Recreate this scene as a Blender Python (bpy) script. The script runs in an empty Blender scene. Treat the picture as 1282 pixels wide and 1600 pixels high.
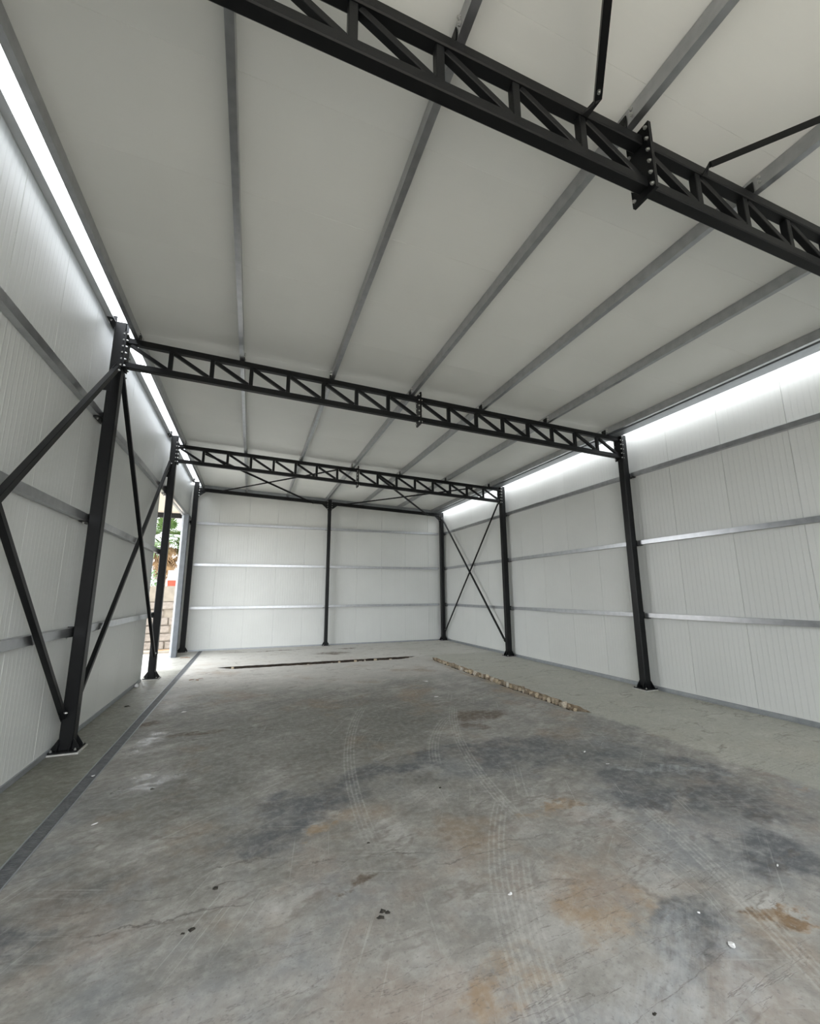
import bpy, math, random
from mathutils import Vector, Matrix
random.seed(7)
R = math.radians
sc = bpy.context.scene
col = sc.collection

# ------------------------------------------------------------------ camera, sky, exposure
F_PX, YAW, PITCH, ROLL = 671.0, 20.09, 10.72, -0.30
cam_d = bpy.data.cameras.new('camera')
cam = bpy.data.objects.new('camera', cam_d); col.objects.link(cam)
cam_d.sensor_fit = 'HORIZONTAL'; cam_d.sensor_width = 36.0
cam_d.lens = F_PX / 1282.0 * 36.0
cam_d.clip_start = 0.05; cam_d.clip_end = 500
_y, _p, _r = R(YAW), R(PITCH), R(ROLL)
_fw = Vector((math.sin(_y)*math.cos(_p), math.cos(_y)*math.cos(_p), math.sin(_p)))
_rt = Vector((math.cos(_y), -math.sin(_y), 0)); _up = _rt.cross(_fw)
_r2 = _rt*math.cos(_r) + _up*math.sin(_r); _u2 = -_rt*math.sin(_r) + _up*math.cos(_r)
cam.matrix_world = Matrix(((_r2.x, _u2.x, -_fw.x, 2.006), (_r2.y, _u2.y, -_fw.y, -6.806), (_r2.z, _u2.z, -_fw.z, 1.875), (0, 0, 0, 1)))
sc.camera = cam

sc.view_settings.view_transform = 'Standard'
sc.view_settings.look = 'None'
sc.view_settings.gamma = 1.0
sc.view_settings.use_curve_mapping = False
sc.view_settings.exposure = 2.84

world = bpy.data.worlds.new('overcast_sky'); sc.world = world; world.use_nodes = True
wn = world.node_tree.nodes; wl = world.node_tree.links; wn.clear()
w_out = wn.new('ShaderNodeOutputWorld'); w_bg = wn.new('ShaderNodeBackground')
w_tc = wn.new('ShaderNodeTexCoord'); w_nz = wn.new('ShaderNodeTexNoise'); w_rp = wn.new('ShaderNodeValToRGB')
w_nz.inputs['Scale'].default_value = 3.2; w_nz.inputs['Detail'].default_value = 6
w_rp.color_ramp.elements[0].position = 0.35; w_rp.color_ramp.elements[0].color = (0.84, 0.90, 0.98, 1)
w_rp.color_ramp.elements[1].position = 0.62; w_rp.color_ramp.elements[1].color = (0.97, 0.99, 1.0, 1)
wl.new(w_tc.outputs['Generated'], w_nz.inputs['Vector']); wl.new(w_nz.outputs['Fac'], w_rp.inputs['Fac'])
wl.new(w_rp.outputs['Color'], w_bg.inputs['Color']); wl.new(w_bg.outputs['Background'], w_out.inputs['Surface'])
w_bg.inputs['Strength'].default_value = 1.0

# ------------------------------------------------------------------ dimensions (metres)
W = 9.413                       # distance between the two column lines
YF = [-9.62, -4.81, 0.0, 4.838, 9.591]   # frames
ZG = [1.419, 2.882, 4.335]      # girts
XL, XR = -0.168, 9.572          # inner faces of the long walls
YB = 9.80                       # inner face of the end wall
def zc(x): return 5.533 - 0.0432*(x-0.08)     # centre line of the trusses' top chord
def zroof(x): return zc(x) + 0.185            # underside of the roof panels
DZ = 0.383                      # depth between chord centre lines

# ------------------------------------------------------------------ materials
def new_mat(name):
    m = bpy.data.materials.new(name); m.use_nodes = True
    nt = m.node_tree; b = nt.nodes.get('Principled BSDF')
    return m, nt.nodes, nt.links, b
def N(nodes, typ, **kw):
    n = nodes.new(typ)
    for k, v in kw.items():
        if k in n.inputs: n.inputs[k].default_value = v
        else: setattr(n, k, v)
    return n
def ramp(nodes, stops):
    r = nodes.new('ShaderNodeValToRGB'); e = r.color_ramp.elements
    e[0].position, e[0].color = stops[0][0], (*stops[0][1], 1)
    e[1].position, e[1].color = stops[1][0], (*stops[1][1], 1)
    for p, c in stops[2:]:
        x = e.new(p); x.color = (*c, 1)
    return r
def simple(name, c1, c2, rough=(0.4, 0.5), scale=8, metal=0.0, bump=0.0, bscale=40, stretch=None, spec=0.5):
    m, n, l, b = new_mat(name)
    tc = N(n, 'ShaderNodeTexCoord'); src = tc.outputs['Object']
    if stretch:
        mp = N(n, 'ShaderNodeMapping'); mp.inputs['Scale'].default_value = stretch
        l.new(src, mp.inputs['Vector']); src = mp.outputs['Vector']
    nz = N(n, 'ShaderNodeTexNoise', Scale=scale, Detail=5.0)
    l.new(src, nz.inputs['Vector'])
    rp = ramp(n, [(0.3, c1), (0.7, c2)]); l.new(nz.outputs['Fac'], rp.inputs['Fac'])
    l.new(rp.outputs['Color'], b.inputs['Base Color'])
    mr = N(n, 'ShaderNodeMapRange'); mr.inputs['To Min'].default_value = rough[0]; mr.inputs['To Max'].default_value = rough[1]
    l.new(nz.outputs['Fac'], mr.inputs['Value']); l.new(mr.outputs['Result'], b.inputs['Roughness'])
    b.inputs['Metallic'].default_value = metal
    b.inputs['Specular IOR Level'].default_value = spec
    if bump:
        nb = N(n, 'ShaderNodeTexNoise', Scale=bscale, Detail=4.0); l.new(src, nb.inputs['Vector'])
        bp = N(n, 'ShaderNodeBump', Strength=bump, Distance=0.01)
        l.new(nb.outputs['Fac'], bp.inputs['Height']); l.new(bp.outputs['Normal'], b.inputs['Normal'])
    return m
M = {}
M['black'] = simple('black_painted_steel', (0.0045, 0.005, 0.0055), (0.007, 0.0075, 0.008), (0.36, 0.48), 12, bump=0.05, bscale=90, spec=0.25)
M['galv'] = simple('galvanised_steel', (0.40, 0.41, 0.425), (0.50, 0.51, 0.525), (0.26, 0.36), 9, metal=0.95)
M['galv_dull'] = simple('dull_galvanised_flashing', (0.33, 0.35, 0.37), (0.41, 0.43, 0.45), (0.35, 0.5), 9, metal=0.6)
M['zinc_light'] = simple('pale_zinc_flashing', (0.50, 0.51, 0.51), (0.58, 0.59, 0.59), (0.4, 0.5), 6, metal=0.2)
M['jambgrey'] = simple('grey_jamb_paint', (0.07, 0.078, 0.086), (0.10, 0.11, 0.12), (0.5, 0.6), 6)
M['bolt'] = simple('zinc_bolt', (0.55, 0.55, 0.53), (0.70, 0.70, 0.68), (0.3, 0.4), 30, metal=0.9)
M['grout'] = simple('pale_grout', (0.42, 0.41, 0.39), (0.55, 0.54, 0.52), (0.8, 0.9), 20)
M['grate'] = simple('weathered_grate', (0.10, 0.105, 0.11), (0.19, 0.195, 0.20), (0.5, 0.7), 14, metal=0.3)
M['pit'] = simple('dirt_and_slot_shade', (0.030, 0.024, 0.018), (0.075, 0.058, 0.042), (0.8, 0.95), 16, bump=0.6, bscale=60)  # dirt of the slot beds, doubling as painted shade on the back slot's faces
M['silt'] = simple('tan_broken_face', (0.24, 0.18, 0.12), (0.42, 0.34, 0.24), (0.85, 0.95), 9, bump=0.5, bscale=30)
M['rubble'] = simple('broken_concrete', (0.46, 0.32, 0.17), (0.74, 0.62, 0.44), (0.8, 0.95), 14, bump=0.6, bscale=70)
def rubble_mat():
    m, n, l, b = new_mat('broken_concrete')
    oi = N(n, 'ShaderNodeObjectInfo'); tc = N(n, 'ShaderNodeTexCoord')
    nz = N(n, 'ShaderNodeTexNoise', Scale=3.0, Detail=5.0); l.new(tc.outputs['Object'], nz.inputs['Vector'])
    rp = ramp(n, [(0.0, (0.30, 0.24, 0.17)), (0.35, (0.52, 0.44, 0.33)), (0.65, (0.68, 0.56, 0.38)), (1.0, (0.70, 0.67, 0.60))]); l.new(oi.outputs['Random'], rp.inputs['Fac'])
    mx = N(n, 'ShaderNodeMix', data_type='RGBA', blend_type='MULTIPLY'); mx.inputs['Factor'].default_value = 0.6
    l.new(rp.outputs['Color'], mx.inputs[6]); r2 = ramp(n, [(0.35, (0.45, 0.42, 0.40)), (0.65, (1, 1, 1))]); l.new(nz.outputs['Fac'], r2.inputs['Fac']); l.new(r2.outputs['Color'], mx.inputs[7])
    l.new(mx.outputs[2], b.inputs['Base Color']); b.inputs['Roughness'].default_value = 0.9
    return m
M['rubble'] = rubble_mat()
M['paper'] = simple('white_paper', (0.80, 0.80, 0.80), (0.92, 0.92, 0.92), (0.6, 0.7), 30)
M['clod'] = simple('dark_soil', (0.018, 0.016, 0.012), (0.045, 0.040, 0.030), (0.85, 0.95), 60, bump=0.7, bscale=150)
M['leafdry'] = simple('dry_leaf', (0.16, 0.07, 0.025), (0.33, 0.17, 0.07), (0.6, 0.8), 40)
M['apron'] = simple('bright_concrete', (0.50, 0.49, 0.47), (0.62, 0.61, 0.59), (0.75, 0.9), 3, bump=0.2, bscale=30)
M['earth'] = simple('dry_earth', (0.34, 0.30, 0.245), (0.46, 0.41, 0.34), (0.85, 0.95), 4, bump=0.4, bscale=20)
M['plaster'] = simple('beige_plaster', (0.23, 0.20, 0.16), (0.30, 0.26, 0.21), (0.8, 0.9), 5, bump=0.2, bscale=40)
M['stone'] = simple('pale_stone', (0.20, 0.17, 0.145), (0.32, 0.28, 0.24), (0.8, 0.95), 3.5, bump=0.8, bscale=18)
M['soffit'] = simple('beige_soffit', (0.52, 0.47, 0.40), (0.60, 0.55, 0.48), (0.6, 0.7), 3)
M['frond'] = simple('green_frond', (0.03, 0.075, 0.015), (0.09, 0.15, 0.035), (0.45, 0.6), 3)
M['deadfrond'] = simple('dead_frond', (0.12, 0.065, 0.028), (0.25, 0.155, 0.07), (0.7, 0.85), 3)
M['trunk'] = simple('palm_trunk', (0.17, 0.11, 0.07), (0.30, 0.21, 0.14), (0.8, 0.95), 8, bump=0.6, bscale=20)
M['shrub'] = simple('shrub_leaf', (0.035, 0.09, 0.025), (0.10, 0.19, 0.05), (0.5, 0.65), 5)
M['red'] = simple('red_board', (0.36, 0.05, 0.025), (0.42, 0.07, 0.03), (0.5, 0.6), 6)
M['whiteboard'] = simple('white_board', (0.72, 0.72, 0.70), (0.80, 0.80, 0.78), (0.5, 0.6), 6)
M['timber'] = simple('dry_timber', (0.33, 0.17, 0.08), (0.50, 0.30, 0.16), (0.7, 0.85), 12, stretch=(1, 1, 8))

def panel_material(name, c1, c2, rough, rib=0.35, wob=0.25):
    """painted sandwich-panel skin: local x runs across the panel, local z along it"""
    m, n, l, b = new_mat(name)
    tc = N(n, 'ShaderNodeTexCoord'); sep = N(n, 'ShaderNodeSeparateXYZ'); l.new(tc.outputs['Object'], sep.inputs[0])
    oi = N(n, 'ShaderNodeObjectInfo')
    add = N(n, 'ShaderNodeVectorMath', operation='ADD'); l.new(tc.outputs['Object'], add.inputs[0]); l.new(oi.outputs['Location'], add.inputs[1])
    nz = N(n, 'ShaderNodeTexNoise', Scale=0.8, Detail=3.0); l.new(add.outputs[0], nz.inputs['Vector'])
    rp = ramp(n, [(0.3, c1), (0.7, c2)]); l.new(nz.outputs['Fac'], rp.inputs['Fac']); l.new(rp.outputs['Color'], b.inputs['Base Color'])
    # fine ribs: a sharpened sine along local x, 12 to the metre
    mul = N(n, 'ShaderNodeMath', operation='MULTIPLY'); mul.inputs[1].default_value = 2*math.pi*12
    l.new(sep.outputs['X'], mul.inputs[0])
    sn = N(n, 'ShaderNodeMath', operation='SINE'); l.new(mul.outputs[0], sn.inputs[0])
    mr = N(n, 'ShaderNodeMapRange', interpolation_type='SMOOTHSTEP'); mr.inputs['From Min'].default_value = 0.55; mr.inputs['From Max'].default_value = 0.95
    l.new(sn.outputs[0], mr.inputs['Value'])
    mp = N(n, 'ShaderNodeMapping'); mp.inputs['Scale'].default_value = (9, 1, 0.55); l.new(add.outputs[0], mp.inputs['Vector'])
    nw = N(n, 'ShaderNodeTexNoise', Scale=1.0, Detail=2.0); l.new(mp.outputs['Vector'], nw.inputs['Vector'])
    b1 = N(n, 'ShaderNodeBump', Strength=rib, Distance=0.0025); l.new(mr.outputs['Result'], b1.inputs['Height'])
    b2 = N(n, 'ShaderNodeBump', Strength=wob, Distance=0.01); l.new(nw.outputs['Fac'], b2.inputs['Height']); l.new(b1.outputs['Normal'], b2.inputs['Normal'])
    l.new(b2.outputs['Normal'], b.inputs['Normal'])
    b.inputs['Roughness'].default_value = rough
    return m
M['panel'] = panel_material('white_wall_panel', (0.66, 0.67, 0.645), (0.70, 0.71, 0.685), 0.40, rib=0.7, wob=0.25)
M['roofpanel'] = panel_material('white_roof_panel', (0.81, 0.815, 0.775), (0.85, 0.855, 0.815), 0.36, rib=0.08, wob=0.12)

def concrete_floor():
    m, n, l, b = new_mat('stained_concrete')
    tc = N(n, 'ShaderNodeTexCoord'); P = tc.outputs['Object']
    def noise(scale, detail=5, rough=0.55, vec=P, dist=0.0):
        z = N(n, 'ShaderNodeTexNoise', Scale=scale, Detail=detail, Roughness=rough, Distortion=dist); l.new(vec, z.inputs['Vector']); return z.outputs['Fac']
    def mapping(loc=(0, 0, 0), rot=0, scale=(1, 1, 1), vec=P, typ='TEXTURE'):
        mp = N(n, 'ShaderNodeMapping', vector_type=typ)
        mp.inputs['Location'].default_value = loc; mp.inputs['Rotation'].default_value = (0, 0, rot); mp.inputs['Scale'].default_value = scale
        l.new(vec, mp.inputs['Vector']); return mp.outputs['Vector']
    def mrange(v, a, c, lo=0.0, hi=1.0):
        r = N(n, 'ShaderNodeMapRange', interpolation_type='SMOOTHSTEP')
        for k, x in (('From Min', a), ('From Max', c), ('To Min', lo), ('To Max', hi)): r.inputs[k].default_value = x
        l.new(v, r.inputs['Value']); return r.outputs['Result']
    def math2(op, a, c):
        r = N(n, 'ShaderNodeMath', operation=op)
        for i, v in enumerate((a, c)):
            if isinstance(v, (int, float)): r.inputs[i].default_value = v
            else: l.new(v, r.inputs[i])
        return r.outputs[0]
    def mix(fac, a, c):
        r = N(n, 'ShaderNodeMix', data_type='RGBA')
        if isinstance(fac, (int, float)): r.inputs['Factor'].default_value = fac
        else: l.new(fac, r.inputs['Factor'])
        for s, v in ((6, a), (7, c)):
            if isinstance(v, tuple): r.inputs[s].default_value = (*v, 1)
            else: l.new(v, r.inputs[s])
        return r.outputs[2]
    # a wobbled copy of the coordinates, for ragged stain outlines
    wob = N(n, 'ShaderNodeTexNoise', Scale=1.6, Detail=6.0, Roughness=0.65); l.new(P, wob.inputs['Vector'])
    sb = N(n, 'ShaderNodeVectorMath', operation='SUBTRACT'); l.new(wob.outputs['Color'], sb.inputs[0]); sb.inputs[1].default_value = (0.5, 0.5, 0.5)
    sc_ = N(n, 'ShaderNodeVectorMath', operation='SCALE'); l.new(sb.outputs[0], sc_.inputs[0]); sc_.inputs['Scale'].default_value = 1.1
    ad = N(n, 'ShaderNodeVectorMath', operation='ADD'); l.new(P, ad.inputs[0]); l.new(sc_.outputs[0], ad.inputs[1])
    PW = ad.outputs[0]
    def ell(cx, cy, rx, ry, rot=0.0, soft=0.45, vec=None):
        v = mapping((cx, cy, 0), R(rot), (rx, ry, 1), PW if vec is None else vec)
        sxy = N(n, 'ShaderNodeVectorMath', operation='MULTIPLY'); l.new(v, sxy.inputs[0]); sxy.inputs[1].default_value = (1, 1, 0)
        ln = N(n, 'ShaderNodeVectorMath', operation='LENGTH'); l.new(sxy.outputs[0], ln.inputs[0])
        return mrange(ln.outputs['Value'], 1.0, soft)
    sep = N(n, 'ShaderNodeSeparateXYZ'); l.new(P, sep.inputs[0])
    n1 = noise(0.55, 6, 0.6); n2 = noise(2.4, 7, 0.65); n3 = noise(14, 6, 0.7)
    sw = noise(1.0, 6, 0.7, mapping(rot=R(24), scale=(0.9, 0.16, 1)))       # broom and scrape marks
    sw2 = noise(1.0, 6, 0.7, mapping(rot=R(-52), scale=(0.14, 0.8, 1)))
    base = ramp(n, [(0.39, (0.20, 0.192, 0.178)), (0.50, (0.355, 0.34, 0.31)), (0.60, (0.52, 0.50, 0.465))])
    t = math2('ADD', math2('MULTIPLY', n1, 0.30), math2('MULTIPLY', n2, 0.40))
    t = math2('ADD', t, math2('MULTIPLY', sw, 0.15)); t = math2('ADD', t, math2('MULTIPLY', sw2, 0.15))
    l.new(t, base.inputs['Fac']); c = base.outputs['Color']
    # a broad darker zone in the middle of the slab
    mid_dark = math2('MAXIMUM', ell(3.2, -0.3, 3.2, 2.3, 8, 0.3), ell(1.6, -1.6, 1.3, 1.2, 0, 0.2))
    c = mix(math2('MULTIPLY', mid_dark, 0.45), c, (0.18, 0.176, 0.155))
    # paler slab towards the end wall, and paler slab at the vehicle opening
    yw = N(n, 'ShaderNodeSeparateXYZ'); l.new(PW, yw.inputs[0])
    c = mix(math2('MULTIPLY', mrange(yw.outputs['Y'], 1.6, 4.2), 0.72), c, mix(n2, (0.58, 0.56, 0.52), (0.80, 0.77, 0.72)))
    c = mix(math2('MULTIPLY', mrange(yw.outputs['Y'], -3.3, -4.3), 0.42), c, mix(n2, (0.36, 0.34, 0.31), (0.62, 0.60, 0.565)))
    # warm rusty clouds
    c = mix(math2('MULTIPLY', mrange(noise(0.75, 5, 0.6, mapping((3.1, 1.7, 0))), 0.52, 0.68), 0.55), c, (0.38, 0.285, 0.20))
    c = mix(math2('MULTIPLY', math2('MULTIPLY', mrange(noise(1.3, 6, 0.62, mapping((7.7, 4.1, 0))), 0.46, 0.64), mrange(sep.outputs['Y'], -2.6, -3.6)), 0.5), c, (0.43, 0.355, 0.30))
    c = mix(math2('MULTIPLY', math2('MULTIPLY', mrange(noise(0.8, 6, 0.62, mapping((2.2, 9.1, 0))), 0.48, 0.66), mrange(sep.outputs['Y'], -1.0, -2.4)), 0.55), c, mix(n2, (0.24, 0.255, 0.27), (0.42, 0.44, 0.455)))
    # cleaner olive strip along the far long wall and smooth strip by the drain
    right = mrange(math2('ADD', sep.outputs['X'], math2('MULTIPLY', math2('SUBTRACT', n2, 0.5), 0.5)), 7.12, 7.30)
    c = mix(math2('MULTIPLY', right, 0.85), c, mix(n2, (0.42, 0.415, 0.36), (0.60, 0.59, 0.52)))
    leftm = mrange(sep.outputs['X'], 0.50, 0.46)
    c = mix(math2('MULTIPLY', leftm, 0.85), c, mix(n2, (0.19, 0.19, 0.15), (0.33, 0.325, 0.275)))  # olive strip by the drain, darkened further to paint the weaker light there
    back = mrange(math2('ADD', sep.outputs['Y'], math2('MULTIPLY', n2, 0.3)), 5.9, 6.3)
    c = mix(math2('MULTIPLY', back, 0.6), c, mix(n2, (0.58, 0.56, 0.52), (0.76, 0.74, 0.69)))
    # dark grey blotches (tyre rubber and oil), each where the slab has it
    dark = None
    for e in [(5.15, -2.05, 1.25, 0.55, 10), (6.05, -2.75, 0.8, 0.75, 30), (6.2, -3.7, 0.75, 0.55, 0), (2.75, -2.35, 0.75, 0.42, 15), (4.3, -1.75, 0.9, 0.3, 0),
              (2.2, -2.8, 0.55, 0.25, 10), (4.5, -4.75, 0.65, 0.30, 20), (0.75, -3.4, 0.35, 0.25, 0), (5.6, -3.3, 0.7, 0.3, 20), (3.4, -2.0, 0.9, 0.25, 0), (6.6, -3.1, 0.5, 0.5, 0), (5.7, -4.4, 0.5, 0.3, 0)]:
        k = ell(*e); dark = k if dark is None else math2('MAXIMUM', dark, k)
    c = mix(math2('MULTIPLY', math2('MULTIPLY', dark, mrange(n2, 0.30, 0.56)), 0.82), c, (0.135, 0.143, 0.155))
    brown = None
    for e in [(5.45, -0.45, 0.62, 0.35, 15), (5.15, -0.95, 0.30, 0.20, 0), (2.70, -3.68, 0.15, 0.12, 0), (4.6, 7.6, 0.7, 0.35, 0), (5.07, -4.80, 0.10, 0.05, 30), (0.62, 0.9, 0.25, 0.2, 0), (2.5, 8.9, 1.6, 0.12, 2), (5.3, 8.6, 0.5, 0.25, 0), (1.4, 0.2, 0.5, 0.12, 20)]:
        k = ell(*e); brown = k if brown is None else math2('MAXIMUM', brown, k)
    c = mix(math2('MULTIPLY', math2('MULTIPLY', brown, mrange(n2, 0.30, 0.55)), 0.80), c, (0.15, 0.105, 0.068))
    silt = math2('MAXIMUM', ell(7.02, 2.4, 0.28, 3.6, 0, 0.3, P), ell(4.3, 5.72, 3.0, 0.22, 0, 0.3, P))
    c = mix(math2('MULTIPLY', math2('MULTIPLY', silt, mrange(n2, 0.35, 0.6)), 0.6), c, (0.46, 0.36, 0.24))
    rust = None
    for e in [(7.19, -3.86, 0.10, 0.05, 0), (5.07, -4.82, 0.14, 0.07, 30), (2.6, -2.95, 0.16, 0.10, 0), (4.2, -4.4, 0.45, 0.25, 20), (1.3, -4.4, 0.5, 0.25, 0), (3.3, -4.7, 0.3, 0.2, 0), (4.6, -3.25, 0.5, 0.10, 10)]:
        k = ell(*e); rust = k if rust is None else math2('MAXIMUM', rust, k)
    c = mix(math2('MULTIPLY', math2('MULTIPLY', rust, mrange(n2, 0.40, 0.60)), 0.55), c, (0.42, 0.29, 0.165))
    # pale scuffed cement dust
    pale = math2('MULTIPLY', mrange(n2, 0.52, 0.72), mrange(sw, 0.48, 0.66))
    c = mix(math2('MULTIPLY', pale, 0.65), c, (0.64, 0.63, 0.60))
    pl = math2('MAXIMUM', ell(4.2, -4.9, 0.9, 0.35, 15), ell(6.3, -3.0, 0.9, 0.12, -28))
    c = mix(math2('MULTIPLY', math2('MULTIPLY', pl, mrange(sw2, 0.35, 0.65)), 0.5), c, (0.60, 0.615, 0.62))
    for ang, off, st in ((62, 2.0, 0.40), (38, 5.0, 0.35), (-20, 9.0, 0.30), (80, 13.0, 0.30)):
        sx = noise(1.0, 4, 0.6, mapping((off, off*0.7, 0), R(ang), (1.7, 0.022, 1)))
        c = mix(math2('MULTIPLY', math2('MULTIPLY', mrange(sx, 0.60, 0.70), mrange(noise(0.9, 3, 0.5, mapping((off, 0, 0))), 0.46, 0.60)), st), c, (0.66, 0.65, 0.62))
    wm = noise(0.9, 5, 0.6, mapping((1.3, 8.2, 0), R(10), (1.6, 0.8, 1)))
    c = mix(math2('MULTIPLY', math2('MULTIPLY', mrange(math2('ABSOLUTE', math2('SUBTRACT', wm, 0.53), 0), 0.022, 0.0), mrange(n2, 0.42, 0.60)), 0.40), c, (0.17, 0.14, 0.115))
    # tyre tracks: five pale tread lines along arcs
    def arc(p, q, s, width=0.085):
        (ax, ay), (bx, by), (cx, cy) = p, q, s
        d = 2*(ax*(by-cy)+bx*(cy-ay)+cx*(ay-by))
        ux = ((ax*ax+ay*ay)*(by-cy)+(bx*bx+by*by)*(cy-ay)+(cx*cx+cy*cy)*(ay-by))/d
        uy = ((ax*ax+ay*ay)*(cx-bx)+(bx*bx+by*by)*(ax-cx)+(cx*cx+cy*cy)*(bx-ax))/d
        rad = math.hypot(ax-ux, ay-uy)
        v = N(n, 'ShaderNodeVectorMath', operation='SUBTRACT'); l.new(P, v.inputs[0]); v.inputs[1].default_value = (ux, uy, 0)
        ln = N(n, 'ShaderNodeVectorMath', operation='LENGTH'); l.new(v.outputs[0], ln.inputs[0])
        dd = math2('SUBTRACT', ln.outputs['Value'], rad)
        band = mrange(math2('ABSOLUTE', dd, 0), width, width*0.8)
        tread = mrange(math2('SINE', math2('MULTIPLY', dd, 2*math.pi*4.5/(2*width)), 0), -0.1, 0.6)
        mx, my = (ax+cx)/2, (ay+cy)/2; half = math.hypot(ax-cx, ay-cy)/2
        vv = N(n, 'ShaderNodeVectorMath', operation='SUBTRACT'); l.new(P, vv.inputs[0]); vv.inputs[1].default_value = (mx, my, 0)
        l2 = N(n, 'ShaderNodeVectorMath', operation='LENGTH'); l.new(vv.outputs[0], l2.inputs[0])
        return math2('MULTIPLY', math2('MULTIPLY', band, math2('ADD', math2('MULTIPLY', tread, 0.75), 0.25)), mrange(l2.outputs['Value'], half*1.05, half*0.8))
    tr = None
    for a in [((3.95, 0.85), (3.20, -1.37), (2.98, -3.35)), ((5.35, 0.25), (4.71, -1.20), (4.23, -3.45)), ((5.45, -3.45), (5.04, -4.56), (4.55, -5.55)), ((3.95, -3.75), (3.60, -4.40), (3.38, -5.0)), ((5.0, -0.3), (4.3, -1.35), (4.05, -2.0)), ((4.35, -2.9), (3.5, -4.3), (3.2, -5.4))]:
        k = arc(*a); tr = k if tr is None else math2('MAXIMUM', tr, k)
    c = mix(math2('MULTIPLY', math2('MULTIPLY', tr, mrange(n3, 0.25, 0.6)), 0.35), c, (0.62, 0.605, 0.57))
    # hairline cracks and trowel edges: contour lines of a stretched noise
    ck = noise(1.0, 7, 0.62, mapping(rot=R(5), scale=(2.4, 0.30, 1)), 0.25)
    cr = mrange(math2('ABSOLUTE', math2('SUBTRACT', ck, 0.5), 0), 0.006, 0.0)
    c = mix(math2('MULTIPLY', math2('MULTIPLY', cr, mrange(n1, 0.42, 0.60)), 0.45), c, (0.16, 0.14, 0.12))
    # long cracks running across the slab
    wb = math2('MULTIPLY', math2('SUBTRACT', noise(2.2, 6, 0.62), 0.5), 0.34)
    for y0, x0, x1, slope in ((-3.08, 0.55, 2.7, -0.04), (-3.32, 0.6, 3.4, -0.02), (-3.60, 0.9, 2.4, 0.02), (-3.45, 2.2, 4.3, -0.05), (-2.93, 1.9, 4.6, -0.16), (1.15, 1.2, 5.6, -0.10), (-0.15, 0.9, 3.0, 0.05)):
        dd = math2('SUBTRACT', math2('ADD', sep.outputs['Y'], wb), math2('ADD', math2('MULTIPLY', sep.outputs['X'], slope), y0))
        ln_ = mrange(math2('ABSOLUTE', dd, 0), 0.011, 0.002)
        seg = math2('MULTIPLY', mrange(sep.outputs['X'], x0, x0+0.4), mrange(sep.outputs['X'], x1, x1-0.5))
        c = mix(math2('MULTIPLY', math2('MULTIPLY', ln_, seg), math2('MULTIPLY', mrange(n2, 0.42, 0.60), 0.50)), c, (0.095, 0.082, 0.07))
    # fine speckle
    c = mix(math2('MULTIPLY', mrange(n3, 0.40, 0.72), 0.30), c, (0.66, 0.645, 0.61))
    c = mix(math2('MULTIPLY', mrange(noise(38, 4, 0.65), 0.54, 0.72), 0.45), c, (0.22, 0.21, 0.20))
    gm_ = N(n, 'ShaderNodeGamma', Gamma=1.38); l.new(c, gm_.inputs['Color'])
    mg = N(n, 'ShaderNodeMix', data_type='RGBA', blend_type='MULTIPLY'); mg.inputs['Factor'].default_value = 1.0; l.new(gm_.outputs[0], mg.inputs[6]); mg.inputs[7].default_value = (1.07, 1.09, 1.115, 1)
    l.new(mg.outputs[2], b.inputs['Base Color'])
    wet = math2('MULTIPLY', mrange(n2, 0.34, 0.54), math2('MAXIMUM', math2('MAXIMUM', ell(1.15, -1.30, 0.40, 0.42), ell(0.88, -0.05, 0.34, 0.60)), math2('MAXIMUM', math2('MULTIPLY', ell(0.9, 2.6, 0.35, 1.3), 0.6), math2('MULTIPLY', leftm, 0.5))))
    ro = math2('ADD', mrange(n2, 0.3, 0.7, 0.52, 0.72), math2('MULTIPLY', dark, -0.10))
    ro = math2('SUBTRACT', ro, math2('MULTIPLY', wet, 0.42))
    l.new(ro, b.inputs['Roughness'])
    hb = math2('ADD', math2('MULTIPLY', n3, 0.5), math2('MULTIPLY', sw, 0.8)); hb = math2('SUBTRACT', hb, math2('MULTIPLY', cr, 0.8))
    bp = N(n, 'ShaderNodeBump', Strength=0.35, Distance=0.008); l.new(hb, bp.inputs['Height']); l.new(bp.outputs['Normal'], b.inputs['Normal'])
    return m
M['concrete'] = concrete_floor()

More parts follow.
